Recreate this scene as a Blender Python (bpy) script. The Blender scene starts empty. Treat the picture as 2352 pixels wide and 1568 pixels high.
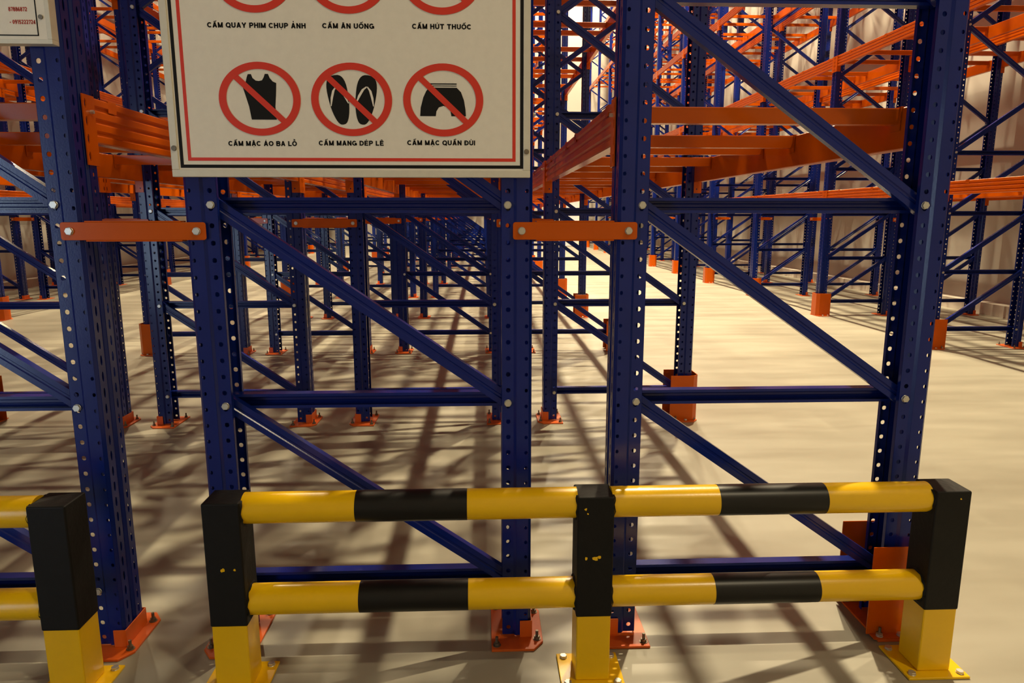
import bpy, bmesh, math, random
from mathutils import Vector, Matrix
R = math.radians
random.seed(7)
sc = bpy.context.scene
col = sc.collection

# ------------------------------------------------------------------ camera
CAM = Vector((0.78431, -2.07075, 1.36339))
FPX = 1593.958
cd = bpy.data.cameras.new('camera')
cam = bpy.data.objects.new('camera', cd)
col.objects.link(cam)
cam.location = CAM
cam.rotation_euler = (R(90 - 10.196), 0, R(-2.384))
cd.sensor_width = 36.0
cd.lens = FPX / 2352 * 36.0
cd.clip_start = 0.05
cd.clip_end = 200
sc.camera = cam

# ------------------------------------------------------------------ world, exposure
sc.view_settings.view_transform = 'Standard'
sc.view_settings.look = 'None'
sc.view_settings.gamma = 1.0
sc.view_settings.use_curve_mapping = False
sc.view_settings.exposure = 0.22
w = bpy.data.worlds.new('world')
sc.world = w
w.use_nodes = True
w.node_tree.nodes['Background'].inputs[0].default_value = (0.02, 0.017, 0.013, 1)
w.node_tree.nodes['Background'].inputs[1].default_value = 1.0

# ------------------------------------------------------------------ lamps (ceiling high-bays over both aisles and the front)
LH = 13.6
WARM = (1.0, 0.83, 0.54)
COOL = (0.62, 0.80, 1.0)
def lamp(x, y, z, power, size=0.30, color=WARM):
    l = bpy.data.lights.new('high_bay_light', 'AREA')
    l.shape = 'DISK'
    l.size = size
    l.energy = power
    l.color = color
    l.spread = R(150)
    o = bpy.data.objects.new('high_bay_light', l)
    o.location = (x, y, z)
    col.objects.link(o)
    return o
for k in range(5):
    lamp(4.45, 7.5 + 5.2 * k, LH, 2250 if k == 0 else 1250)
    lamp(-5.0, 7.5 + 5.2 * k, LH, 720)
lamp(4.6, -4.2, 9.0, 160)
# daylight through the open loading door in the front wall, behind the camera on the left
dl = bpy.data.lights.new('doorway_daylight', 'AREA')
dl.shape = 'RECTANGLE'
dl.size = 1.0
dl.size_y = 2.3
dl.energy = 30
dl.color = COOL
do = bpy.data.objects.new('doorway_daylight', dl)
do.location = (-4.45, -4.95, 1.25)
do.rotation_euler = (R(90), 0, 0)
col.objects.link(do)

# ------------------------------------------------------------------ materials
def mat(name, color, rough=0.45, metal=0.0, noise=0.0, nscale=8.0, bump=0.0, bscale=60.0, spec=0.5, emit=None, color2=None, stretch=(1, 1, 1), rvar=0.0, coat=0.0):
    m = bpy.data.materials.new(name)
    m.use_nodes = True
    nt = m.node_tree
    b = nt.nodes['Principled BSDF']
    b.inputs['Base Color'].default_value = (*color, 1)
    b.inputs['Roughness'].default_value = rough
    b.inputs['Metallic'].default_value = metal
    b.inputs['Specular IOR Level'].default_value = spec
    b.inputs['Coat Weight'].default_value = coat
    b.inputs['Coat Roughness'].default_value = 0.15
    tc = nt.nodes.new('ShaderNodeTexCoord')
    mp = nt.nodes.new('ShaderNodeMapping')
    mp.inputs['Scale'].default_value = stretch
    nt.links.new(tc.outputs['Object'], mp.inputs['Vector'])
    if noise > 0 or color2:
        n = nt.nodes.new('ShaderNodeTexNoise')
        n.inputs['Scale'].default_value = nscale
        n.inputs['Detail'].default_value = 6
        n.inputs['Roughness'].default_value = 0.6
        nt.links.new(mp.outputs[0], n.inputs['Vector'])
        cr = nt.nodes.new('ShaderNodeValToRGB')
        c2 = color2 if color2 else tuple(c * (1 - noise) for c in color)
        cr.color_ramp.elements[0].position = 0.32
        cr.color_ramp.elements[1].position = 0.68
        cr.color_ramp.elements[0].color = (*c2, 1)
        cr.color_ramp.elements[1].color = (*color, 1)
        nt.links.new(n.outputs['Fac'], cr.inputs[0])
        nt.links.new(cr.outputs[0], b.inputs['Base Color'])
        if rvar > 0:
            mr = nt.nodes.new('ShaderNodeMapRange')
            mr.inputs['From Min'].default_value = 0.3
            mr.inputs['From Max'].default_value = 0.7
            mr.inputs['To Min'].default_value = rough - rvar
            mr.inputs['To Max'].default_value = rough + rvar
            nt.links.new(n.outputs['Fac'], mr.inputs['Value'])
            nt.links.new(mr.outputs[0], b.inputs['Roughness'])
    if bump > 0:
        n2 = nt.nodes.new('ShaderNodeTexNoise')
        n2.inputs['Scale'].default_value = bscale
        n2.inputs['Detail'].default_value = 4
        nt.links.new(mp.outputs[0], n2.inputs['Vector'])
        bp = nt.nodes.new('ShaderNodeBump')
        bp.inputs['Strength'].default_value = bump
        bp.inputs['Distance'].default_value = 0.01
        nt.links.new(n2.outputs['Fac'], bp.inputs['Height'])
        nt.links.new(bp.outputs[0], b.inputs['Normal'])
    if emit:
        b.inputs['Emission Color'].default_value = (*emit[0], 1)
        b.inputs['Emission Strength'].default_value = emit[1]
    return m

M = {}
M['blue'] = mat('blue_powder_coat', (0.004, 0.0165, 0.175), 0.21, noise=0.18, nscale=5, bump=0.03, bscale=220, spec=0.32)
M['orange'] = mat('orange_powder_coat', (0.58, 0.096, 0.0012), 0.21, noise=0.12, nscale=6, bump=0.02, bscale=200, spec=0.22)
M['orange2'] = mat('orange_foot_paint', (0.70, 0.115, 0.006), 0.42, noise=0.16, nscale=14)
M['yellow'] = mat('yellow_paint', (0.84, 0.50, 0.002), 0.26, noise=0.07, nscale=7, bump=0.02, bscale=120)
M['black'] = mat('black_tape', (0.006, 0.0055, 0.005), 0.6, spec=0.25, noise=0.25, nscale=30, bump=0.12, bscale=70)
M['blackband'] = mat('black_gloss_band', (0.006, 0.006, 0.006), 0.34, spec=0.35, noise=0.2, nscale=18)
M['zinc'] = mat('zinc_plated_steel', (0.62, 0.61, 0.55), 0.38, metal=0.75, noise=0.15, nscale=60)
M['steel'] = mat('dull_anchor_steel', (0.25, 0.22, 0.17), 0.45, metal=0.8, noise=0.3, nscale=60)
M['floor'] = mat('polished_concrete', (0.315, 0.293, 0.228), 0.40, color2=(0.268, 0.248, 0.192), nscale=1.3, bump=0.015, bscale=9, rvar=0.09, stretch=(0.5, 2.2, 1))
M['wall'] = mat('white_insulated_panel', (0.45, 0.425, 0.375), 0.55, noise=0.04, nscale=0.7)
M['ceil'] = mat('grey_roof_lining', (0.11, 0.095, 0.08), 0.7, noise=0.1, nscale=1.5)
M['curb'] = mat('concrete_curb', (0.50, 0.44, 0.37), 0.8, noise=0.15, nscale=3)
M['sign'] = mat('sign_white_face', (0.84, 0.81, 0.72), 0.5, noise=0.05, nscale=40)
M['signframe'] = mat('sign_aluminium_frame', (0.72, 0.70, 0.60), 0.45, metal=0.15, noise=0.06, nscale=50)
M['signblack'] = mat('sign_black_print', (0.008, 0.008, 0.008), 0.6, spec=0.2)
M['signred'] = mat('sign_red_print', (0.70, 0.035, 0.015), 0.45)
M['noticered'] = mat('notice_red_print', (0.45, 0.06, 0.035), 0.5)
M['door'] = mat('pale_door_panel', (0.70, 0.68, 0.74), 0.4, noise=0.05, nscale=3)
M['doorframe'] = mat('door_frame_white', (0.80, 0.76, 0.66), 0.4)
M['daylight'] = mat('doorway_daylight', (0.6, 0.75, 0.9), 0.5, emit=((0.62, 0.80, 1.0), 6.0))

# ------------------------------------------------------------------ mesh helpers
class MB:
    def __init__(s):
        s.v = []; s.f = []
    def add(s, vs, fs):
        o = len(s.v)
        s.v += [tuple(q) for q in vs]
        s.f += [tuple(i + o for i in f) for f in fs]
    def box(s, x0, x1, y0, y1, z0, z1):
        s.add([(x0, y0, z0), (x1, y0, z0), (x1, y1, z0), (x0, y1, z0), (x0, y0, z1), (x1, y0, z1), (x1, y1, z1), (x0, y1, z1)],
              [(0, 3, 2, 1), (4, 5, 6, 7), (0, 1, 5, 4), (1, 2, 6, 5), (2, 3, 7, 6), (3, 0, 4, 7)])
    def prism(s, pts, axis, a, b):
        """closed polygon pts (2D) extruded along axis from a to b"""
        n = len(pts)
        def P(p, t):
            return {'x': (t, p[0], p[1]), 'y': (p[0], t, p[1]), 'z': (p[0], p[1], t)}[axis]
        vs = [P(p, a) for p in pts] + [P(p, b) for p in pts]
        fs = [(i, (i + 1) % n, (i + 1) % n + n, i + n) for i in range(n)]
        fs += [tuple(range(n - 1, -1, -1)), tuple(range(n, 2 * n))]
        s.add(vs, fs)
    def cyl(s, c, axis, r, a, b, n=16, r2=None, cap=True):
        r2 = r if r2 is None else r2
        vs = []
        for (t, rr) in ((a, r), (b, r2)):
            for i in range(n):
                g = 2 * math.pi * i / n
                u, v = rr * math.cos(g), rr * math.sin(g)
                vs.append({'x': (t, c[0] + u, c[1] + v), 'y': (c[0] + u, t, c[1] + v), 'z': (c[0] + u, c[1] + v, t)}[axis])
        fs = [(i, (i + 1) % n, (i + 1) % n + n, i + n) for i in range(n)]
        if cap:
            fs += [tuple(range(n - 1, -1, -1)), tuple(range(n, 2 * n))]
        s.add(vs, fs)
    def mesh(s, name, m, smooth=False, fix=True):
        me = bpy.data.meshes.new(name)
        me.from_pydata(s.v, [], s.f)
        if fix:
            bm = bmesh.new(); bm.from_mesh(me)
            bmesh.ops.recalc_face_normals(bm, faces=bm.faces)
            bm.to_mesh(me); bm.free()
        if smooth:
            me.polygons.foreach_set('use_smooth', [True] * len(me.polygons))
        me.materials.append(m)
        return me
def finish(me, bevel=0.0, seg=2, solid=0.0, smooth_angle=None):
    """bake bevel / solidify once so that copies can share the data"""
    o = bpy.data.objects.new('tmp', me); col.objects.link(o)
    if solid:
        md = o.modifiers.new('s', 'SOLIDIFY'); md.thickness = solid; md.offset = 0.0
    if bevel:
        md = o.modifiers.new('b', 'BEVEL'); md.width = bevel; md.segments = seg; md.limit_method = 'ANGLE'; md.angle_limit = R(40)
    dg = bpy.context.evaluated_depsgraph_get()
    m2 = bpy.data.meshes.new_from_object(o.evaluated_get(dg))
    m2.name = me.name
    bpy.data.objects.remove(o)
    if smooth_angle:
        m2.polygons.foreach_set('use_smooth', [True] * len(m2.polygons))
        m2.set_sharp_from_angle(angle=R(smooth_angle))
    return m2
def obj(name, me, parent=None, loc=(0, 0, 0), rot=(0, 0, 0), label=None, cat=None, group=None, kind=None):
    o = bpy.data.objects.new(name, me)
    col.objects.link(o)
    o.location = loc
    o.rotation_euler = rot
    if parent: o.parent = parent
    if label: o['label'] = label
    if cat: o['category'] = cat
    if group: o['group'] = group
    if kind: o['kind'] = kind
    return o
def thing(name, label, cat, loc, group=None, rotz=0):
    return obj(name, None, None, loc, (0, 0, rotz), label, cat, group)
def struct(name, mb, m, **k):
    return obj(name, mb.mesh(name, m), kind='structure', **k)
def copy_tree(o, parent=None):
    c = o.copy(); col.objects.link(c); c.parent = parent
    for ch in o.children: copy_tree(ch, c)
    return c
ORD = ['front', 'second', 'third', 'fourth', 'fifth', 'sixth', 'seventh', 'eighth', 'ninth', 'tenth', 'eleventh', 'twelfth', 'thirteenth']
ORD1 = ['first'] + ORD[1:]

# ------------------------------------------------------------------ the room
XL, XR, YF, YB, H = -8.22, 8.06, -5.0, 30.6, 14.2
m = MB(); m.box(XL - .2, XR + .2, YF - .2, YB + .2, -0.2, 0.0); struct('floor', m, M['floor'])
m = MB(); m.box(XL - .2, XR + .2, YF - .2, YB + .2, H, H + 0.2); struct('ceiling', m, M['ceil'])
m = MB(); m.box(XR, XR + .2, YF, YB, 0, H); struct('wall_right', m, M['wall'])
m = MB(); m.box(XL - .2, XL, YF, YB, 0, H); struct('wall_left', m, M['wall'])
m = MB(); m.box(XL - .2, XR + .2, YB, YB + .2, 0, H); struct('wall_back', m, M['wall'])
m = MB()   # front wall with the loading door opening left of the camera
m.box(XL - .2, -4.95, YF - .2, YF, 0, H); m.box(-3.95, XR + .2, YF - .2, YF, 0, H); m.box(-4.95, -3.95, YF - .2, YF, 2.5, H)
struct('wall_front', m, M['wall'])
m = MB(); m.box(-4.95, -3.95, YF - .16, YF - .12, 0, 2.5); struct('door_2', m, M['daylight'])
CH = 0.165
for nm, x0, x1 in (('trim_1', XR - .20, XR), ('trim_2', XL, XL + .20)):
    m = MB(); m.box(x0, x1, YF, YB, 0, CH); struct(nm, m, M['curb'])
m = MB(); m.box(XL + .2, XR - .2, YB - .12, YB, 0, 0.10); struct('baseboard_back', m, M['curb'])
# pale door at the end of the right aisle
m = MB(); m.box(3.9, 5.2, YB - .17, YB - .122, 0.02, 2.55)
d = struct('door_1', m, M['door'])
m = MB()
for x0, x1, z0, z1 in ((3.8, 3.9, 0, 2.65), (5.2, 5.3, 0, 2.65), (3.9, 5.2, 2.55, 2.65)):
    m.box(x0, x1, YB - .2, YB - .12, z0, z1)
obj('door_frame', m.mesh('door_frame', M['doorframe']), d)
m = MB(); m.cyl((4.02, 1.05), 'y', 0.02, YB - .23, YB - .17, 10); m.box(3.99, 4.14, YB - .25, YB - .23, 1.035, 1.065)
obj('door_handle', m.mesh('door_handle', M['zinc']), d)

# ------------------------------------------------------------------ rack geometry constants (metres)
L = 2.4502            # bay length
PW = 0.12             # upright width along the aisle
HB = 0.429            # half distance between the two bolt columns of one frame
OUT = 0.072           # bolt column to outer face of an upright
PH = 11.05            # upright height
Z0 = 0.1966           # first brace node
LV = [1.51, 3.238, 4.966, 6.694, 8.422, 10.15]   # underside of the beam connectors

# ------------------------------------------------------------------ upright: perforated omega profile, real holes
def perforated(mb, P0, P1, hu, hw, hh, z0, z1, pitch=0.05, zoff=0.0, octo=True):
    """strip between plan points P0 and P1 with one column of holes; hu = hole centre along the strip (0..1)"""
    P0 = Vector((*P0, 0)); P1 = Vector((*P1, 0)); d = P1 - P0; Lw = d.length; d.normalize()
    n = int((z1 - z0) / pitch + 1e-6)
    c = hu * Lw
    a, b = hw / 2, hh / 2
    k = 0.45
    hole = [(-a, -b * k), (-a * k, -b), (a * k, -b), (a, -b * k), (a, b * k), (a * k, b), (-a * k, b), (-a, b * k)]
    for i in range(n):
        za = z0 + i * pitch; zb = za + pitch if i < n - 1 else z1
        zc = za + pitch / 2 + zoff
        def P(u, z): q = P0 + d * u; return (q.x, q.y, z)
        vs = [P(0, za), P(Lw, za), P(Lw, zb), P(0, zb)] + [P(c + h[0], zc + h[1]) for h in hole]
        mb.add(vs, [(0, 1, 6, 5), (1, 7, 6), (1, 2, 8, 7), (2, 9, 8), (2, 3, 10, 9), (3, 11, 10), (3, 0, 4, 11), (0, 5, 4)])
def strip(mb, P0, P1, z0, z1):
    mb.add([(*P0, z0), (*P1, z0), (*P1, z1), (*P0, z1)], [(0, 1, 2, 3)])
def upright_mesh():
    mb = MB()
    zb, zt = 0.012, 0.012 + 0.05 * int(PH / 0.05)
    xo = OUT; xi = -0.018
    # half profile from the middle of the outer face to the inner lip (y from PW/2 to 0), mirrored
    for s in (0, 1):
        def Y(y): return (y if s == 0 else PW - y)
        pl = [(xo - .008, .060), (xo - .008, .052), (xo, .046), (xo, .008), (xo - .008, 0.0), (xo - .046, 0.0), (xo - .054, .007), (xi, .007), (xi, .020)]
        pl = [(p[0], Y(p[1])) for p in pl]
        holed = {2: (0.5, 0.010, 0.030, 0.0), 4: (0.20, 0.0095, 0.0115, 0.0), 6: (0.47, 0.0135, 0.0140, 0.0)}
        for i in range(len(pl) - 1):
            if i in holed:
                hu, hw, hh, zo = holed[i]
                perforated(mb, pl[i], pl[i + 1], hu, hw, hh, zb, zt, zoff=zo)
            else:
                strip(mb, pl[i], pl[i + 1], zb, zt)
    me = mb.mesh('upright', M['blue'], fix=False)
    bm = bmesh.new(); bm.from_mesh(me)
    bmesh.ops.remove_doubles(bm, verts=bm.verts, dist=0.00001)
    bmesh.ops.recalc_face_normals(bm, faces=bm.faces)
    bm.to_mesh(me); bm.free()
    return finish(me, solid=0.0022)
UP = upright_mesh()

def channel(length, hgt, dep, t=0.003, rib=True):
    """C channel along +x centred on z; web at y=0, flanges towards +y with small lips, groove along the web"""
    h = hgt / 2
    if rib:
        pts = [(0, -h), (0, -.006), (.003, -.003), (.003, .003), (0, .006), (0, h)]
    else:
        pts = [(0, -h), (0, h)]
    pts += [(dep, h), (dep, h - .009), (dep - t, h - .009), (dep - t, h - t), (t, h - t)]
    pts += ([(t, .007), (t + .003, .004), (t + .003, -.004), (t, -.007)] if rib else [])
    pts += [(t, -h + t), (dep - t, -h + t), (dep - t, -h + .009), (dep, -h + .009), (dep, -h)]
    mb = MB(); mb.prism(pts, 'x', 0, length)
    return mb
DIAG = math.hypot(2 * HB, 0.6)
me_h = channel(2 * HB + 0.03, 0.046, 0.036).mesh('horizontal_brace', M['blue'])
me_d = channel(DIAG + 0.03, 0.046, 0.026).mesh('diagonal_brace', M['blue'])
TH = math.atan2(0.6, 2 * HB)
# hex bolt head with washer, facing -y
m = MB(); m.cyl((0, 0), 'y', 0.0112, -0.008, 0.0, 6); m.cyl((0, 0), 'y', 0.0116, -0.0018, 0.0, 16)
me_bolt = finish(m.mesh('bolt', M['zinc']), bevel=0.0008, seg=1)
# anchor: nut, washer and threaded stud
m = MB(); m.cyl((0, 0), 'z', 0.013, 0, 0.002, 14); m.cyl((0, 0), 'z', 0.0095, 0.002, 0.011, 6); m.cyl((0, 0), 'z', 0.0048, 0.011, 0.030, 10)
me_anchor = m.mesh('anchor_bolt', M['steel'])
# foot plate of a right-hand upright (outer face at +x)
m = MB()
pl = [(-.055, -.072), (.080, -.072), (.112, -.030), (.112, .150), (.080, .192), (-.055, .192)]
m.prism(pl, 'z', 0.0, 0.008)
t = .004
m.box(OUT + .002, OUT + .002 + t, -.006, PW + .006, .008, .066)
pf = [(OUT - .034, .008), (OUT + .006, .008), (OUT + .006, .066), (OUT - .034, .066)]
m.prism(pf, 'y', -.008, -.004)
m.prism(pf, 'y', PW + .004, PW + .008)
me_foot = finish(m.mesh('foot_plate', M['orange2']), bevel=0.0012, seg=1)
ANCH = [(-.038, -.048), (-.038, .168), (.093, -.018), (.093, .138)]

def make_frame(mirror, detail):
    root = obj('upright_frame', None)
    obj('upright', UP, root, (HB, 0, 0))
    obj('upright', UP, root, (-HB, PW, 0), (0, 0, math.pi))
    for s in (0, 1):
        f = obj('foot_plate', me_foot, root, (HB, 0, 0) if s == 0 else (-HB, PW, 0), (0, 0, math.pi * s))
        if detail:
            for ax, ay in ANCH: obj('anchor_bolt', me_anchor, f, (ax, ay, .008))
    nodes = []
    for k in range(4):
        z = Z0 + .6 * k
        # horizontals: open side towards the front
        obj('horizontal_brace', me_h, root, (HB + .015, .094, z), (0, 0, math.pi))
        nodes += [(-HB, z), (HB, z)]
    obj('horizontal_brace', me_h, root, (HB + .015, .094, PH - .12), (0, 0, math.pi))
    def diag(zl, zr):
        # channel from left node at height zl to right node at height zr
        a = math.atan2(zl - zr, 2 * HB)
        c, s = math.cos(a), math.sin(a)
        obj('diagonal_brace', me_d, root, (-HB - .015 * c, .030, zl + .015 * s), (0, a, 0))
    for k in range(4):
        lo, hi = Z0 + .6 * k, Z0 + .6 * (k + 1)
        if mirror: diag(lo, hi)
        else: diag(hi, lo)
    z = Z0 + 2.4
    side = 0 if not mirror else 1       # which post carries the current node (0 left)
    while z + .6 < PH - .1:
        if side == 0: diag(z, z + .6)
        else: diag(z + .6, z)
        nodes.append((-HB if side == 0 else HB, z))
        side = 1 - side; z += .6
    if detail:
        for x, z in nodes:
            if z < 6.0: obj('bolt', me_bolt, root, (x, .0048, z))
    return root

# rack lines, from the left wall to the right wall: centre x (between bolt columns), mirrored bracing, name for labels
def fr(right_bolt): return right_bolt - HB
LINES = [
    ('Y', fr(-6.947), False, 'rack along left wall'),
    ('Z', fr(-5.690), False, 'left rack facing left aisle'),
    ('A', fr(-1.668), False, 'centre rack facing left aisle'),
    ('B', fr(-0.440), False, 'rack with the small notice'),
    ('C', fr(0.858), False, 'rack behind the large sign'),
    ('D', fr(2.115), False, 'centre rack facing right aisle'),
    ('E', 5.522 + HB, True, 'right rack facing right aisle'),
    ('F', 6.779 + HB, True, 'rack along right wall'),
]
CX = {k: x for k, x, _, _ in LINES}
RN = {k: n for k, _, _, n in LINES}
NROW = 13
proto = {(mi, de): make_frame(mi, de) for mi in (False, True) for de in (False, True)}
usedp = set()
for key, cx, mi, nm in LINES:
    for r in range(NROW):
        if key in 'YZEF' and r < 1: continue
        de = r <= 2
        pk = (mi, de)
        if pk not in usedp: o = proto[pk]; usedp.add(pk)
        else: o = copy_tree(proto[pk])
        o.location = (cx, r * L, 0)
        where = 'front row' if r == 0 else '%s row back' % ORD[r]
        o['label'] = 'blue perforated steel upright frame, %s, %s' % (where, nm)
        o['category'] = 'rack frame'
        o['group'] = 'blue upright frames of the pallet racks'

# ------------------------------------------------------------------ row spacers (orange channels between neighbouring frames)
def make_spacer(g):
    """g = distance between the two bolt columns it joins; origin at its middle, on the front flange plane"""
    a = g / 2 - OUT + .015
    e = a + .042
    zt = .0255
    mb = MB()
    rr = .007
    pts = [(-e + rr, -zt), (e - rr, -zt), (e - .002, -zt + .002), (e, -zt + rr), (e, zt - rr), (e - .002, zt - .002), (e - rr, zt), (-e + rr, zt), (-e + .002, zt - .002), (-e, zt - rr), (-e, -zt + rr), (-e + .002, -zt + .002)]
    mb.prism(pts, 'y', -.0065, -.0025)
    b = g / 2 - OUT - .012
    mb.box(-b, b, -.0065, .030, zt, zt + .004)
    mb.box(-b, b, -.0065, .030, -zt - .004, -zt)
    me = finish(mb.mesh('row_spacer', M['orange']), bevel=0.001, seg=1)
    o = obj('row_spacer', me)
    for s in (-1, 1):
        obj('bolt', me_bolt, o, (s * (e - .026), -.0065, 0))
    return o
PAIRS = [('Y', 'Z', 'left side racks'), ('A', 'B', 'notice rack and left aisle'), ('B', 'C', 'notice rack and sign rack'), ('C', 'D', 'sign rack and right aisle'), ('E', 'F', 'right side racks')]
for a, b, nm in PAIRS:
    g = (CX[b] - HB) - (CX[a] + HB)
    mid = (CX[b] - HB + CX[a] + HB) / 2
    src = None
    for r in range(NROW):
        if a in 'YZEF' and r < 1: continue
        if src is None: o = src = make_spacer(g)
        else: o = copy_tree(src)
        o.location = (mid, r * L, 1.322)
        where = 'front row' if r == 0 else '%s row back' % ORD[r]
        o['label'] = 'orange bolted row spacer plate, %s, between %s' % (where, nm)
        o['category'] = 'rack spacer'
        o['group'] = 'orange row spacers between the racks'

# ------------------------------------------------------------------ post protectors (orange U shields on aisle posts)
def make_guard():
    """origin at the outer face middle of an aisle post with the aisle on +x"""
    hgt = .315; t = .004
    xo = .040; xi = -.150; yw = .100; c = .035
    outer = [(xi, -yw), (xo - c, -yw), (xo, -yw + c), (xo, yw - c), (xo - c, yw), (xi, yw)]
    inner = [(xi, -yw + t), (xo - c - .0017, -yw + t), (xo - t, -yw + c + .0017), (xo - t, yw - c - .0017), (xo - c - .0017, yw - t), (xi, yw - t)]
    mb = MB(); mb.prism(outer + inner[::-1], 'z', .009, hgt)
    me = finish(mb.mesh('post_guard', M['orange']), bevel=0.001, seg=1)
    o = obj('post_guard', me)
    for s in (-1, 1):
        mb = MB()
        ys = sorted((s * yw, s * (yw + .030)))
        mb.prism([(-.14, ys[0]), (-.02, ys[0]), (-.02, ys[1]), (-.14, ys[1])], 'z', .0085, .0125)
        me2 = mb.mesh('foot_flange', M['orange'])
        f = obj('foot_flange', me2, o)
        for xx in (-.115, -.045):
            obj('anchor_bolt', me_bolt, f, (xx, s * (yw + .016), .0125), (R(-90), 0, 0))
    return o
gsrc = None
for key, side in (('D', 1), ('A', -1), ('E', -1), ('Z', 1)):
    for r in range(NROW):
        if key in 'ZE' and r < 1: continue
        if gsrc is None: o = gsrc = make_guard()
        else: o = copy_tree(gsrc)
        o.location = (CX[key] + side * (HB + OUT), r * L + PW / 2, 0)
        o.rotation_euler = (0, 0, 0 if side > 0 else math.pi)
        where = 'front row' if r == 0 else '%s row back' % ORD[r]
        o['label'] = 'orange steel post guard on floor, %s, %s' % (where, RN[key])
        o['category'] = 'post guard'
        o['group'] = 'orange post guards along the aisles'

# ------------------------------------------------------------------ beams and cross bars
BH = .131
def beam_profile(simple=False):
    """profile in (x, z): outer face at x=0, body towards -x; z measured from connector underside"""
    z1, z0 = .200, .200 - BH
    if simple:
        return [(0, z0), (0, z1), (-.045, z1), (-.045, z0)]
    pts = [(-.003, z0), (0, z0 + .004)]
    for c in (z0 + .030, z0 + .066, z0 + .102):
        pts += [(0, c - .009), (-.006, c - .004), (-.006, c + .004), (0, c + .009)]
    pts += [(0, z1 - .003), (-.003, z1), (-.042, z1), (-.045, z1 - .003), (-.045, z0 + .003), (-.042, z0)]
    return pts
mb = MB(); mb.prism(beam_profile(), 'y', PW + .006, L - .006)
me_beam = mb.mesh('load_rail', M['orange'])
# connector: face leg on the outer face of the upright (perforated) and end leg welded to the beam
def connector_mesh(simple=False):
    mb = MB()
    if simple:
        mb.box(.002, .005, PW - .055, PW + .012, 0, .200)
        mb.box(-.046, .005, PW + .0015, PW + .006, 0, .200)
        return mb.mesh('beam_connector', M['orange'])
    perforated(mb, (.0045, PW - .058), (.0045, PW - .030), 0.5, 0.010, 0.026, 0.002, 0.202)
    strip(mb, (.0045, PW - .030), (.0045, PW + .004), .002, .202)
    perforated(mb, (.0045, PW + .004), (-.044, PW + .004), 0.62, 0.008, 0.009, 0.002, 0.202)
    me = mb.mesh('beam_connector', M['orange'], fix=False)
    bm = bmesh.new(); bm.from_mesh(me)
    bmesh.ops.remove_doubles(bm, verts=bm.verts, dist=0.00001)
    bmesh.ops.recalc_face_normals(bm, faces=bm.faces)
    bm.to_mesh(me); bm.free()
    return finish(me, solid=0.0035)
me_conn = connector_mesh()
# the far end of the beam is the mirror image of the near end
def mirror_y(me, L):
    m2 = me.copy()
    for v in m2.vertices: v.co.y = L + PW - v.co.y
    m2.flip_normals()
    return m2
me_conn2 = mirror_y(me_conn, L)
m = MB(); m.cyl((PW - .020, .155), 'x', .0055, .004, .016, 8); me_pin = m.mesh('safety_pin', M['zinc'])
BARW = 2 * (HB + OUT) - 2 * .047       # clear distance between the inner beam faces
m = MB()
m.prism([(-.020, .148), (.020, .148), (.020, .196), (.017, .199), (-.017, .199), (-.020, .196)], 'y', -BARW / 2, BARW / 2)
bar_v = [(p[1], p[0], p[2]) for p in m.v]; m.v = bar_v
m.box(-BARW / 2, BARW / 2, -.006, .006, .199, .2005)
me_bar = m.mesh('cross_bar', M['orange'])
m = MB()
m.box(0, .003, -.027, .027, .128, .2035)
m.box(0, .050, -.024, .024, .2010, .2035)
m.box(.0475, .050, -.024, .024, .168, .2035)
me_hook = m.mesh('end_hook', M['orange'])

fwd = Vector((math.sin(R(2.384)) * math.cos(R(10.196)), math.cos(R(2.384)) * math.cos(R(10.196)), -math.sin(R(10.196))))
rgt = Vector((math.cos(R(2.384)), -math.sin(R(2.384)), 0))
upv = rgt.cross(fwd)
def vis(a, b, hgt):
    """rough size in the picture of a bar from a to b"""
    s = 0.0; n = 8
    pr = []
    for i in range(n + 1):
        d = Vector(a).lerp(Vector(b), i / n) - CAM
        z = d.dot(fwd)
        if z < .3: pr.append(None); continue
        pr.append((1176 + FPX * d.dot(rgt) / z, 784 - FPX * d.dot(upv) / z, FPX / z * hgt))
    for p, q in zip(pr, pr[1:]):
        if not p or not q: continue
        x, y = (p[0] + q[0]) / 2, (p[1] + q[1]) / 2
        if -20 < x < 2372 and -20 < y < 1000:
            s += (math.hypot(p[0] - q[0], p[1] - q[1]) + 6) * (p[2] + q[2]) / 2
    return s
BARY = [.24, 1.02, 1.36, 2.14]
beams, bars = [], []
for key, cx, mi, nm in LINES:
    for r in range(NROW - 1):
        if key in 'YZEF' and r < 1: continue
        for lv, z in enumerate(LV):
            for side in (-1, 1):
                xo = cx + side * (HB + OUT)
                beams.append((vis((xo, r * L + .12, z + .13), (xo, r * L + L, z + .13), BH), key, r, lv, side, xo, z))
            for j, yy in enumerate(BARY):
                y = r * L + yy
                bars.append((vis((cx - .45, y, z + .17), (cx + .45, y, z + .17), .05), key, r, lv, j, cx, y, z))
beams.sort(key=lambda t: -t[0]); bars.sort(key=lambda t: -t[0])
NB = 300
src = None
for k, (s, key, r, lv, side, xo, z) in enumerate(beams[:NB]):
    o = obj('load_rail', me_beam)
    # left-hand beams are turned round: their far end becomes the near end
    if side > 0:
        o.location = (xo, r * L, z)
    else:
        o.location = (xo, r * L + L + PW, z); o.rotation_euler = (0, 0, math.pi)
    for cm in (me_conn, me_conn2):
        c = obj('beam_connector', cm, o)
        if r <= 1:
            obj('safety_pin', me_pin, c, (0, 0, 0) if cm is me_conn else (0, L - PW + .04, 0))
    where = 'first bay' if r == 0 else '%s bay back' % ORD[r]
    o['label'] = 'orange rack beam, %s level, %s, %s edge, %s' % (ORD1[lv], where, 'right' if side > 0 else 'left', RN[key])
    o['category'] = 'rack beam'
    o['group'] = 'orange beams of the pallet racks'
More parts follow.
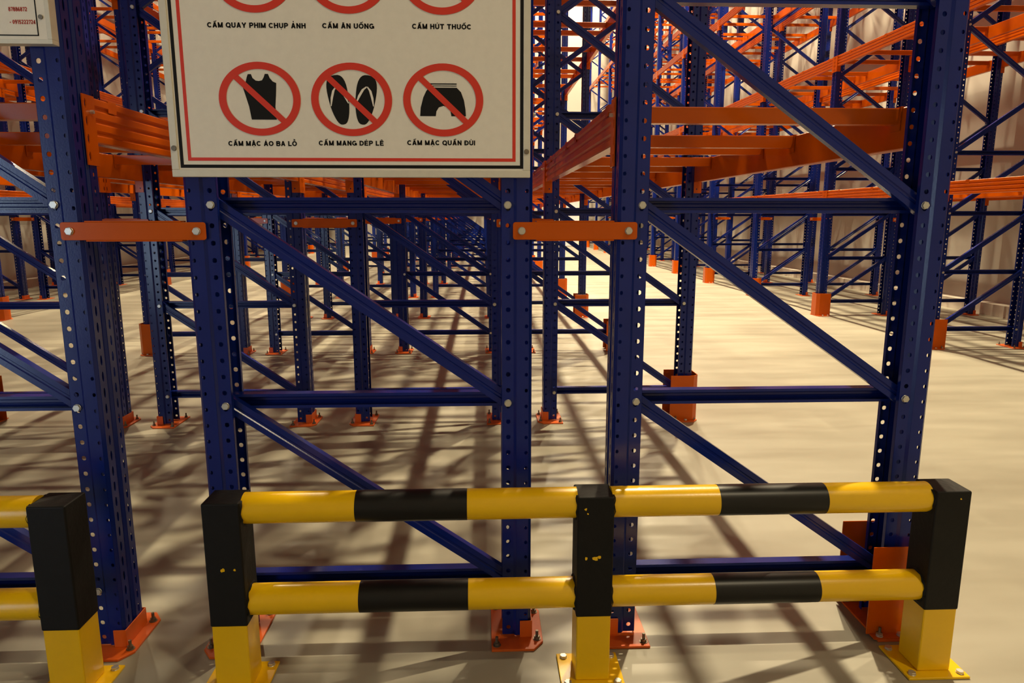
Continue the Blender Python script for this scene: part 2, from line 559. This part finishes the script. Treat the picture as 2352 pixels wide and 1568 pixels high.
for k, (s, key, r, lv, j, cx, y, z) in enumerate(bars[:NB]):
    o = obj('cross_bar', me_bar, None, (cx, y, z))
    obj('end_hook', me_hook, o, (BARW / 2 - .003, 0, 0))
    obj('end_hook', me_hook, o, (-BARW / 2 + .003, 0, 0), (0, 0, math.pi))
    where = 'first bay' if r == 0 else '%s bay back' % ORD[r]
    o['label'] = 'orange cross bar, %s in %s, %s level, %s' % (ORD1[j], where, ORD1[lv], RN[key])
    o['category'] = 'cross bar'
    o['group'] = 'orange pallet support bars'
# the remaining, smallest ones as one object each
mb = MB()
pts = beam_profile(False)
for (s, key, r, lv, side, xo, z) in beams[NB:]:
    q = MB(); q.prism([(p[0], p[1]) for p in pts], 'y', PW + .006, L - .006)
    q.box(.002, .005, PW - .055, PW + .006, 0, .200); q.box(-.046, .005, PW + .0015, PW + .006, 0, .200)
    q.box(.002, .005, L - .006, L + .055, 0, .200); q.box(-.046, .005, L - .006, L - .0015, 0, .200)
    if side > 0: vv = [(xo + a, r * L + b, z + c) for a, b, c in q.v]
    else: vv = [(xo - a, r * L + L + PW - b, z + c) for a, b, c in q.v]
    mb.add(vv, q.f)
obj('distant_load_rails', mb.mesh('distant_load_rails', M['orange']), label='orange rack beams of the farthest and highest rack bays', cat='rack beams', kind='stuff')
mb = MB()
for (s, key, r, lv, j, cx, y, z) in bars[NB:]:
    mb.box(cx - BARW / 2, cx + BARW / 2, y - .020, y + .020, z + .148, z + .199)
    for sd in (-1, 1):
        x0, x1 = sorted((cx + sd * (BARW / 2 - .003), cx + sd * (BARW / 2 + .047)))
        mb.box(x0, x1, y - .024, y + .024, z + .2010, z + .2035)
        x0, x1 = sorted((cx + sd * (BARW / 2 + .0445), cx + sd * (BARW / 2 + .047)))
        mb.box(x0, x1, y - .024, y + .024, z + .168, z + .2035)
obj('distant_cross_bars', mb.mesh('distant_cross_bars', M['orange']), label='orange cross bars of the farthest and highest rack bays', cat='cross bars', kind='stuff')

# ------------------------------------------------------------------ guard barriers in front of the racks
BY = -0.18
RZ = (0.548, 0.266)
PT = 0.583
def make_barrier(posts, label, chips):
    root = thing('guard_barrier', label, 'barrier', (0, BY, 0), 'striped guard barriers in front of the racks')
    for i, px in enumerate(posts):
        mb = MB(); mb.box(-.05, .05, -.05, .05, .008, PT - .003)
        p = obj('post', finish(mb.mesh('barrier_post', M['yellow']), bevel=.004), root, (px, 0, 0))
        mb = MB(); mb.box(-.0525, .0525, -.0525, .0525, .210 + .004 * (i % 2), PT)
        tp = obj('black_tape', finish(mb.mesh('black_tape', M['black']), bevel=.005, seg=3), p)
        mb = MB(); mb.prism([(-.094, -.082), (.094, -.082), (.094, .082), (-.094, .082)], 'z', .0, .008)
        bp = obj('base_plate', finish(mb.mesh('base_plate', M['yellow']), bevel=.0015, seg=1), p)
        for sx in (-1, 1):
            for sy in (-1, 1):
                obj('anchor_bolt', me_bolt, bp, (sx * .074, sy * .062, .008), (R(-90), 0, 0))
        # wrinkled collars where the tape laps onto the rails
        for rz in RZ:
            for sd in (-1, 1):
                if (i == 0 and sd < 0) or (i == len(posts) - 1 and sd > 0): continue
                mb = MB(); n = 28
                for (xx, rr) in ((.0520, .0520), (.0545, .0500), (.0560, .0462)):
                    for q in range(n):
                        g = 2 * math.pi * q / n
                        jit = 1 + .03 * math.sin(q * 2.3 + i + rz * 9)
                        mb.v.append((sd * (xx + .002 * math.sin(q * 1.7 + i)), rr * jit * math.cos(g), min(rz + rr * jit * math.sin(g), PT - .001)))
                for a in range(2):
                    for q in range(n):
                        mb.f.append((a * n + q, a * n + (q + 1) % n, (a + 1) * n + (q + 1) % n, (a + 1) * n + q))
                obj('tape_collar', mb.mesh('tape_collar', M['black'], smooth=True), p)
        for (cx_, cz_, rad) in chips.get(i, []):
            mb = MB(); n = 9
            rnd = random.Random(int(cx_ * 1000 + cz_ * 100) + i)
            poly = []
            for q in range(n):
                g = 2 * math.pi * q / n; rr = rad * rnd.uniform(.55, 1.15)
                poly.append((cx_ + rr * math.cos(g), cz_ + rr * math.sin(g)))
            mb.prism(poly, 'y', -.0532, -.0524)
            obj('paint_chip', mb.mesh('paint_chip', M['yellow']), p)
    for a, b in zip(posts, posts[1:]):
        for rz in RZ:
            mb = MB(); mb.cyl((0, rz), 'x', .0445, a + .050, b - .050, 40)
            me = mb.mesh('rail', M['yellow'], smooth=True)
            me.set_sharp_from_angle(angle=R(40))
            rl = obj('rail', me, root)
            mid = (a + b) / 2
            mb = MB(); mb.cyl((0, rz), 'x', .0450, mid - .158, mid + .158, 40)
            me = mb.mesh('black_band', M['blackband'], smooth=True)
            me.set_sharp_from_angle(angle=R(40))
            obj('black_band', me, rl)
    return root
make_barrier([0.052, 1.100, 2.140], 'yellow and black guard barrier below the large sign',
             {0: [(-.005, .385, .0065), (.028, .386, .004)], 1: [(-.026, .398, .0050), (.000, .398, .0085), (.012, .402, .005), (-.030, .548, .004), (-.024, .535, .003)], 2: [(.020, .560, .003)]})
make_barrier([-2.52, -1.47, -0.418], 'yellow and black guard barrier at left edge below small notice', {})

# ------------------------------------------------------------------ signs
SY = -0.0175          # front of the sign panel
def flat(name, polys, m, parent, y, t=.0006):
    mb = MB()
    for poly in polys: mb.prism(poly, 'y', y - t, y)
    return obj(name, mb.mesh(name, m), parent)
def ring(cx, cz, a, b, th, n=64):
    mb = MB()
    for i in range(n):
        g0, g1 = 2 * math.pi * i / n, 2 * math.pi * (i + 1) / n
        quad = []
        for g, k in ((g0, 0), (g1, 0), (g1, 1), (g0, 1)):
            aa, bb = (a, b) if k == 0 else (a - th, b - th * .92)
            quad.append((cx + aa * math.cos(g), cz + bb * math.sin(g)))
        mb.prism(quad, 'y', -.0006, 0)
    return mb
# bold sans capitals drawn as strokes: unit cap height, widths per letter
def arc(cx, cy, rx, ry, a0, a1, n=10):
    return [(cx + rx * math.cos(R(a0 + (a1 - a0) * i / n)), cy + ry * math.sin(R(a0 + (a1 - a0) * i / n))) for i in range(n + 1)]
ST = .235                         # stroke thickness
hh = ST / 2
GL = {
 'A': (.82, [[(hh, 0), (.41, 1)], [(.82 - hh, 0), (.41, 1)], [(.20, .30), (.62, .30)]]),
 'B': (.74, [[(hh, 0), (hh, 1)], [(hh, 1 - hh), (.40, 1 - hh)] + arc(.42, .735, .22, .18, 90, -90) + [(hh, .53)], [(hh, .53), (.42, .53)] + arc(.44, .305, .23, .22, 90, -90) + [(hh, hh)]]),
 'C': (.78, [arc(.41, .5, .325, .5 - hh, 42, 318, 18)]),
 'D': (.78, [[(hh, 0), (hh, 1)], [(hh, 1 - hh), (.34, 1 - hh)] + arc(.34, .5, .355, .5 - hh, 90, -90, 14) + [(hh, hh)]]),
 'E': (.70, [[(hh, 0), (hh, 1)], [(hh, 1 - hh), (.68, 1 - hh)], [(hh, .52), (.62, .52)], [(hh, hh), (.70, hh)]]),
 'G': (.82, [arc(.41, .5, .325, .5 - hh, 45, 330, 18) + [(.735, .20)], [(.735, .05), (.735, .47)], [(.44, .45), (.81, .45)]]),
 'H': (.76, [[(hh, 0), (hh, 1)], [(.76 - hh, 0), (.76 - hh, 1)], [(hh, .53), (.70, .53)]]),
 'I': (.18, [[(.09, 0), (.09, 1)]]),
 'L': (.64, [[(hh, 0), (hh, 1)], [(hh, hh), (.64, hh)]]),
 'M': (.88, [[(hh, 0), (hh, 1)], [(.88 - hh, 0), (.88 - hh, 1)], [(.10, .97), (.44, .06)], [(.78, .97), (.44, .06)]]),
 'N': (.76, [[(hh, 0), (hh, 1)], [(.76 - hh, 0), (.76 - hh, 1)], [(.10, .95), (.66, .05)]]),
 'O': (.84, [arc(.42, .5, .335, .5 - hh, 0, 360, 26)]),
 'P': (.72, [[(hh, 0), (hh, 1)], [(hh, 1 - hh), (.40, 1 - hh)] + arc(.40, .68, .235, .235, 90, -90) + [(hh, .445)]]),
 'Q': (.84, [arc(.42, .5, .335, .5 - hh, 0, 360, 26), [(.48, .26), (.80, -.04)]]),
 'T': (.74, [[(.37, 0), (.37, 1)], [(0, 1 - hh), (.74, 1 - hh)]]),
 'U': (.76, [[(hh, 1), (hh, .36)] + arc(.38, .36, .38 - hh, .36 - hh, 180, 360, 12) + [(.76 - hh, 1)]]),
 'Y': (.78, [[(.39, 0), (.39, .42)], [(.08, 1), (.39, .42)], [(.70, 1), (.39, .42)]]),
 '-': (.36, [[(.02, .38), (.34, .38)]]),
 '0': (.62, [arc(.31, .5, .225, .5 - hh, 0, 360, 22)]),
 '1': (.44, [[(.30, 0), (.30, 1)], [(.08, .76), (.30, .95)]]),
 '2': (.62, [arc(.31, .70, .22, .22, 165, -30, 10) + [(.10, hh)], [(.06, hh), (.58, hh)]]),
 '4': (.64, [[(.44, 0), (.44, 1)], [(.44, .95), (.06, .28)], [(.04, .26), (.63, .26)]]),
 '5': (.62, [[(.54, 1 - hh), (.16, 1 - hh), (.11, .50)] + arc(.29, .32, .22, .235, 130, -150, 12)]),
 '6': (.62, [arc(.31, .32, .22, .235, 0, 360, 18), arc(.42, .40, .33, .52, 80, 190, 8)]),
 '7': (.60, [[(.04, 1 - hh), (.54, 1 - hh), (.22, 0)]]),
 '8': (.62, [arc(.31, .73, .19, .185, 0, 360, 16), arc(.31, .29, .225, .21, 0, 360, 18)]),
 '9': (.62, [arc(.31, .68, .22, .235, 0, 360, 18), arc(.20, .60, .33, .52, -100, 10, 8)]),
}
MK = {   # marks, relative to letter centre
 'circ': [[(-.17, 1.07), (0, 1.22), (.17, 1.07)]], 'breve': [arc(0, 1.24, .15, .15, 200, 340, 8)],
 'acute': [[(-.05, 1.10), (.10, 1.26)]], 'grave': [[(.05, 1.10), (-.10, 1.26)]],
 'acute2': [[(.16, 1.18), (.29, 1.34)]], 'grave2': [[(.16, 1.34), (.29, 1.18)]],
 'tilde2': [[(-.16, 1.31), (-.06, 1.38), (.06, 1.31), (.16, 1.38)]],
 'hook': [arc(0, 1.30, .07, .07, 160, -60, 8) + [(0, 1.13)]], 'dot': [[(-.06, -.20), (.06, -.20)]], 'bar': [[(-.46, .53), (-.02, .53)]],
}
DEC = {'Ấ': ('A', ['circ', 'acute2']), 'Ặ': ('A', ['breve', 'dot']), 'Á': ('A', ['acute']), 'Ỗ': ('O', ['circ', 'tilde2']), 'É': ('E', ['acute']), 'Ê': ('E', ['circ']),
       'Ầ': ('A', ['circ', 'grave2']), 'Đ': ('D', ['bar']), 'Ù': ('U', ['grave']), 'Ụ': ('U', ['dot']), 'Ả': ('A', ['hook']), 'Ă': ('A', ['breve']), 'Ố': ('O', ['circ', 'acute2']), 'Ú': ('U', ['acute'])}
def stroke(mb, pts, th, ox, sxx, szz):
    """ribbon of thickness th along pts, mitred"""
    P = []
    for p in pts:
        if not P or (Vector(p) - P[-1]).length > 1e-4: P.append(Vector(p))
    n = len(P)
    closed = (P[0] - P[-1]).length < 1e-5
    Lp, Rp = [], []
    for i in range(n):
        if closed and i in (0, n - 1): d0 = (P[-1] - P[-2]).normalized(); d1 = (P[1] - P[0]).normalized()
        else:
            d0 = (P[i] - P[i - 1]).normalized() if i > 0 else (P[1] - P[0]).normalized()
            d1 = (P[i + 1] - P[i]).normalized() if i < n - 1 else d0
        t = (d0 + d1).normalized(); nn = Vector((-t.y, t.x))
        k = th / 2 / max(.45, nn.dot(Vector((-d1.y, d1.x))))
        Lp.append(P[i] + nn * k); Rp.append(P[i] - nn * k)
    for i in range(n - 1):
        q = [Lp[i], Lp[i + 1], Rp[i + 1], Rp[i]]
        mb.prism([((p.x + ox) * sxx, p.y * szz) for p in q], 'y', -.0006, 0)
def text_mesh(body, cap, width, m, name):
    """lettering centred on x, baseline at z=0, cap height cap, stretched to the given width"""
    items = []; x = 0
    for ch in body:
        if ch == ' ': x += .40; continue
        base, marks = DEC.get(ch, (ch, []))
        wd, st = GL[base]
        items.append((x, wd, st, marks)); x += wd + .13
    tot = x - .13
    k = width / tot
    mb = MB()
    for ox, wd, st, marks in items:
        for p in st: stroke(mb, p, ST, ox - tot / 2, k, cap)
        for mk in marks:
            for p in MK[mk]:
                stroke(mb, p, .11 if mk not in ('bar', 'dot') else .13, ox - tot / 2 + (wd / 2 if mk != 'bar' else .40), k, cap)
    return mb.mesh(name, m, fix=False)
sx0, sx1, sz0, sz1 = -0.090, 0.922, 1.474, 2.46
sign = thing('sign_board', 'large white prohibition sign with red circles on blue rack frame', 'sign', ((sx0 + sx1) / 2, SY, sz0))
SO = Vector(((sx0 + sx1) / 2, SY, sz0))
def S(x, z): return (x - SO.x, z - SO.z)
mb = MB(); mb.box(sx0 - SO.x + .016, sx1 - SO.x - .016, 0, .010, .016, sz1 - sz0 - .016)
obj('panel', mb.mesh('panel', M['sign']), sign)
W_, H_ = sx1 - sx0, sz1 - sz0
for nm, bx in (('frame_bottom', (-W_ / 2, W_ / 2, 0, .020)), ('frame_top', (-W_ / 2, W_ / 2, H_ - .020, H_)), ('frame_left', (-W_ / 2, -W_ / 2 + .020, .020, H_ - .020)), ('frame_right', (W_ / 2 - .020, W_ / 2, .020, H_ - .020))):
    mb = MB(); mb.box(bx[0], bx[1], -.004, .014, bx[2], bx[3])
    obj('frame_strip', finish(mb.mesh('frame_strip', M['signframe']), bevel=.0015), sign)
def rect_line(x0, x1, z0, z1, wd):
    a = S(x0, z0); b = S(x1, z1)
    x0, z0, x1, z1 = a[0], a[1], b[0], b[1]
    return [[(x0, z0), (x1, z0), (x1, z0 + wd), (x0, z0 + wd)], [(x0, z1 - wd), (x1, z1 - wd), (x1, z1), (x0, z1)],
            [(x0, z0 + wd), (x0 + wd, z0 + wd), (x0 + wd, z1 - wd), (x0, z1 - wd)], [(x1 - wd, z0 + wd), (x1, z0 + wd), (x1, z1 - wd), (x1 - wd, z1 - wd)]]
flat('black_border', rect_line(-.066, .902, 1.4990, 2.434, .0090), M['signblack'], sign, -.0001)
flat('red_border', rect_line(-.044, .880, 1.5185, 2.416, .0090), M['signred'], sign, -.0001)
for (bx, bz) in ((-.079, 1.552), (.911, 1.546), (-.079, 2.38), (.911, 2.38)):
    q = S(bx, bz); mb = MB(); mb.cyl(q, 'y', .0075, -.0075, -.0035, 14)
    obj('screw', finish(mb.mesh('screw', M['steel']), bevel=.001), sign)
CXS = [0.166, 0.420, 0.676]
def slash(cx, cz, a, b, wd=.0165):
    d = Vector((a, -b)).normalized(); n = Vector((-d.y, d.x)) * wd / 2
    e = Vector((a * .66, -b * .70))
    c = Vector(S(cx, cz))
    return [tuple(c - e + n), tuple(c + e + n), tuple(c + e - n), tuple(c - e - n)][::-1]
def smooth_poly(fn, n=40): return [fn(2 * math.pi * i / n) for i in range(n)]
RA, RB = .1125, .0985
for row, cz in ((0, 1.686), (1, 2.010)):
    for i, cx in enumerate(CXS):
        a = S(cx, cz)
        if row == 0:
            X = lambda u, v: (a[0] + u, a[1] + v)
            if i == 0:      # sleeveless vest
                poly = [(-.052, .030), (-.044, .040), (-.038, .058), (-.034, .066), (-.024, .066), (-.020, .056), (-.010, .049), (.000, .048), (.010, .050), (.016, .058), (.020, .067), (.030, .067), (.035, .056), (.044, .047), (.055, .043), (.052, .010), (.048, -.020), (.050, -.055), (-.030, -.055), (-.036, -.020), (-.044, .005)]
                poly = [(p[0] * .86, p[1]) for p in poly]
                flat('vest_symbol', [[X(*p) for p in poly]], M['signblack'], sign, -.0001)
            elif i == 1:    # pair of slippers
                for sd, ox, tilt in ((-1, -.036, .16), (1, .038, -.16)):
                    def foot(g, k=1.0):
                        v = math.sin(g); u = math.cos(g)
                        wdt = .0275 + .0065 * v
                        x = wdt * math.copysign(abs(u) ** .72, u) * k; z = .0670 * math.copysign(abs(v) ** .85, v) * k - .001
                        return (x * math.cos(tilt) - z * math.sin(tilt) + ox, x * math.sin(tilt) + z * math.cos(tilt))
                    so = flat('slipper_symbol', [[X(*foot(g * 2 * math.pi / 36)) for g in range(36)]], M['signblack'], sign, -.0001)
                    # white strap: two curved bands from the toe post
                    for s2 in (-1, 1):
                        band = []
                        pts2 = [(0, .036), (s2 * .010, .026), (s2 * .018, .008), (s2 * .0245, -.014)]
                        wds = [.0022, .0035, .0035, .0012]
                        lft = [(p[0] - w_, p[1]) for p, w_ in zip(pts2, wds)]; rg = [(p[0] + w_, p[1]) for p, w_ in zip(pts2, wds)]
                        for p in lft + rg[::-1]:
                            x, z = p
                            band.append(X(x * math.cos(tilt) - z * math.sin(tilt) + ox, x * math.sin(tilt) + z * math.cos(tilt)))
                        flat('strap_symbol', [band], M['sign'], so, -.0008, .0004)
            else:           # shorts
                poly = [(-.040, .034), (.038, .034), (.050, .022), (.058, .000), (.062, -.025), (.063, -.043), (.022, -.043), (.020, -.030), (.013, -.019), (.000, -.015), (-.013, -.019), (-.020, -.030), (-.022, -.043), (-.066, -.043), (-.064, -.020), (-.056, .008), (-.048, .024)]
                flat('shorts_symbol', [[X(*p) for p in poly], [X(*p) for p in [(-.038, .0375), (.038, .0375), (.038, .0395), (-.038, .0395)]], [X(*p) for p in [(-.038, .0425), (.038, .0425), (.038, .0455), (-.038, .0455)]]], M['signblack'], sign, -.0001)
        rg_ = ring(a[0], a[1], RA, RB, .0205)
        ro = obj('prohibition_ring', rg_.mesh('prohibition_ring', M['signred']), sign, (0, -.0012, 0))
        mb = MB(); mb.prism(slash(cx, cz, RA, RB), 'y', -.0006, 0)
        obj('prohibition_bar', mb.mesh('prohibition_bar', M['signred']), ro, (0, .0001, 0))
TXT = [('CẤM MẶC ÁO BA LỖ', .166, 1.567, .190), ('CẤM MANG DÉP LÊ', .414, 1.569, .182), ('CẤM MẶC QUẦN ĐÙI', .668, 1.571, .192),
       ('CẤM QUAY PHIM CHỤP ẢNH', .169, 1.880, .266), ('CẤM ĂN UỐNG', .418, 1.881, .141), ('CẤM HÚT THUỐC', .675, 1.882, .163)]
for body, cx, cz, wd in TXT:
    q = S(cx, cz)
    obj('lettering', text_mesh(body, .0135, wd, M['signblack'], 'lettering'), sign, (q[0], -.0001, q[1] - .0075))

# small notice at the upper left, on the frame of the next rack
nx1, nz0 = -0.372, 1.822
NW, NH, NT = .62, .52, .030
notice = thing('notice_board', 'small framed notice with red numbers at upper left', 'notice', (nx1 - NW / 2, -.034, nz0))
mb = MB(); mb.box(-NW / 2 + .010, NW / 2 - .010, .0005, .028, .010, NH - .010)
obj('panel', mb.mesh('panel', M['sign']), notice)
for bx in ((-NW / 2, NW / 2, 0, .012), (-NW / 2, NW / 2, NH - .012, NH), (-NW / 2, -NW / 2 + .012, .012, NH - .012), (NW / 2 - .012, NW / 2, .012, NH - .012)):
    mb = MB(); mb.box(bx[0], bx[1], -.0005, .031, bx[2], bx[3])
    obj('frame_strip', finish(mb.mesh('frame_strip', M['signframe']), bevel=.001), notice)
x0, x1, z0, z1, t = -NW / 2 + .034, NW / 2 - .034, .020, NH - .020, .003
flat('black_border', [[(x0, z0), (x1, z0), (x1, z0 + t), (x0, z0 + t)], [(x0, z1 - t), (x1, z1 - t), (x1, z1), (x0, z1)], [(x0, z0), (x0 + t, z0), (x0 + t, z1), (x0, z1)], [(x1 - t, z0), (x1, z0), (x1, z1), (x1 - t, z1)]], M['signblack'], notice, 0.0004)
for bz in (.068, NH - .068):
    for sd in (-1, 1):
        mb = MB(); mb.cyl((sd * (NW / 2 - .024), bz), 'y', .006, -.003, .001, 12); obj('screw', mb.mesh('screw', M['steel']), notice)
for body, dx, dz, wd in (('87886872', -.082, .082, .048), ('- 0915222724', -.073, .050, .067)):
    obj('lettering', text_mesh(body, .0105, wd, M['noticered'], 'lettering'), notice, (NW / 2 + dx, .0004, dz))
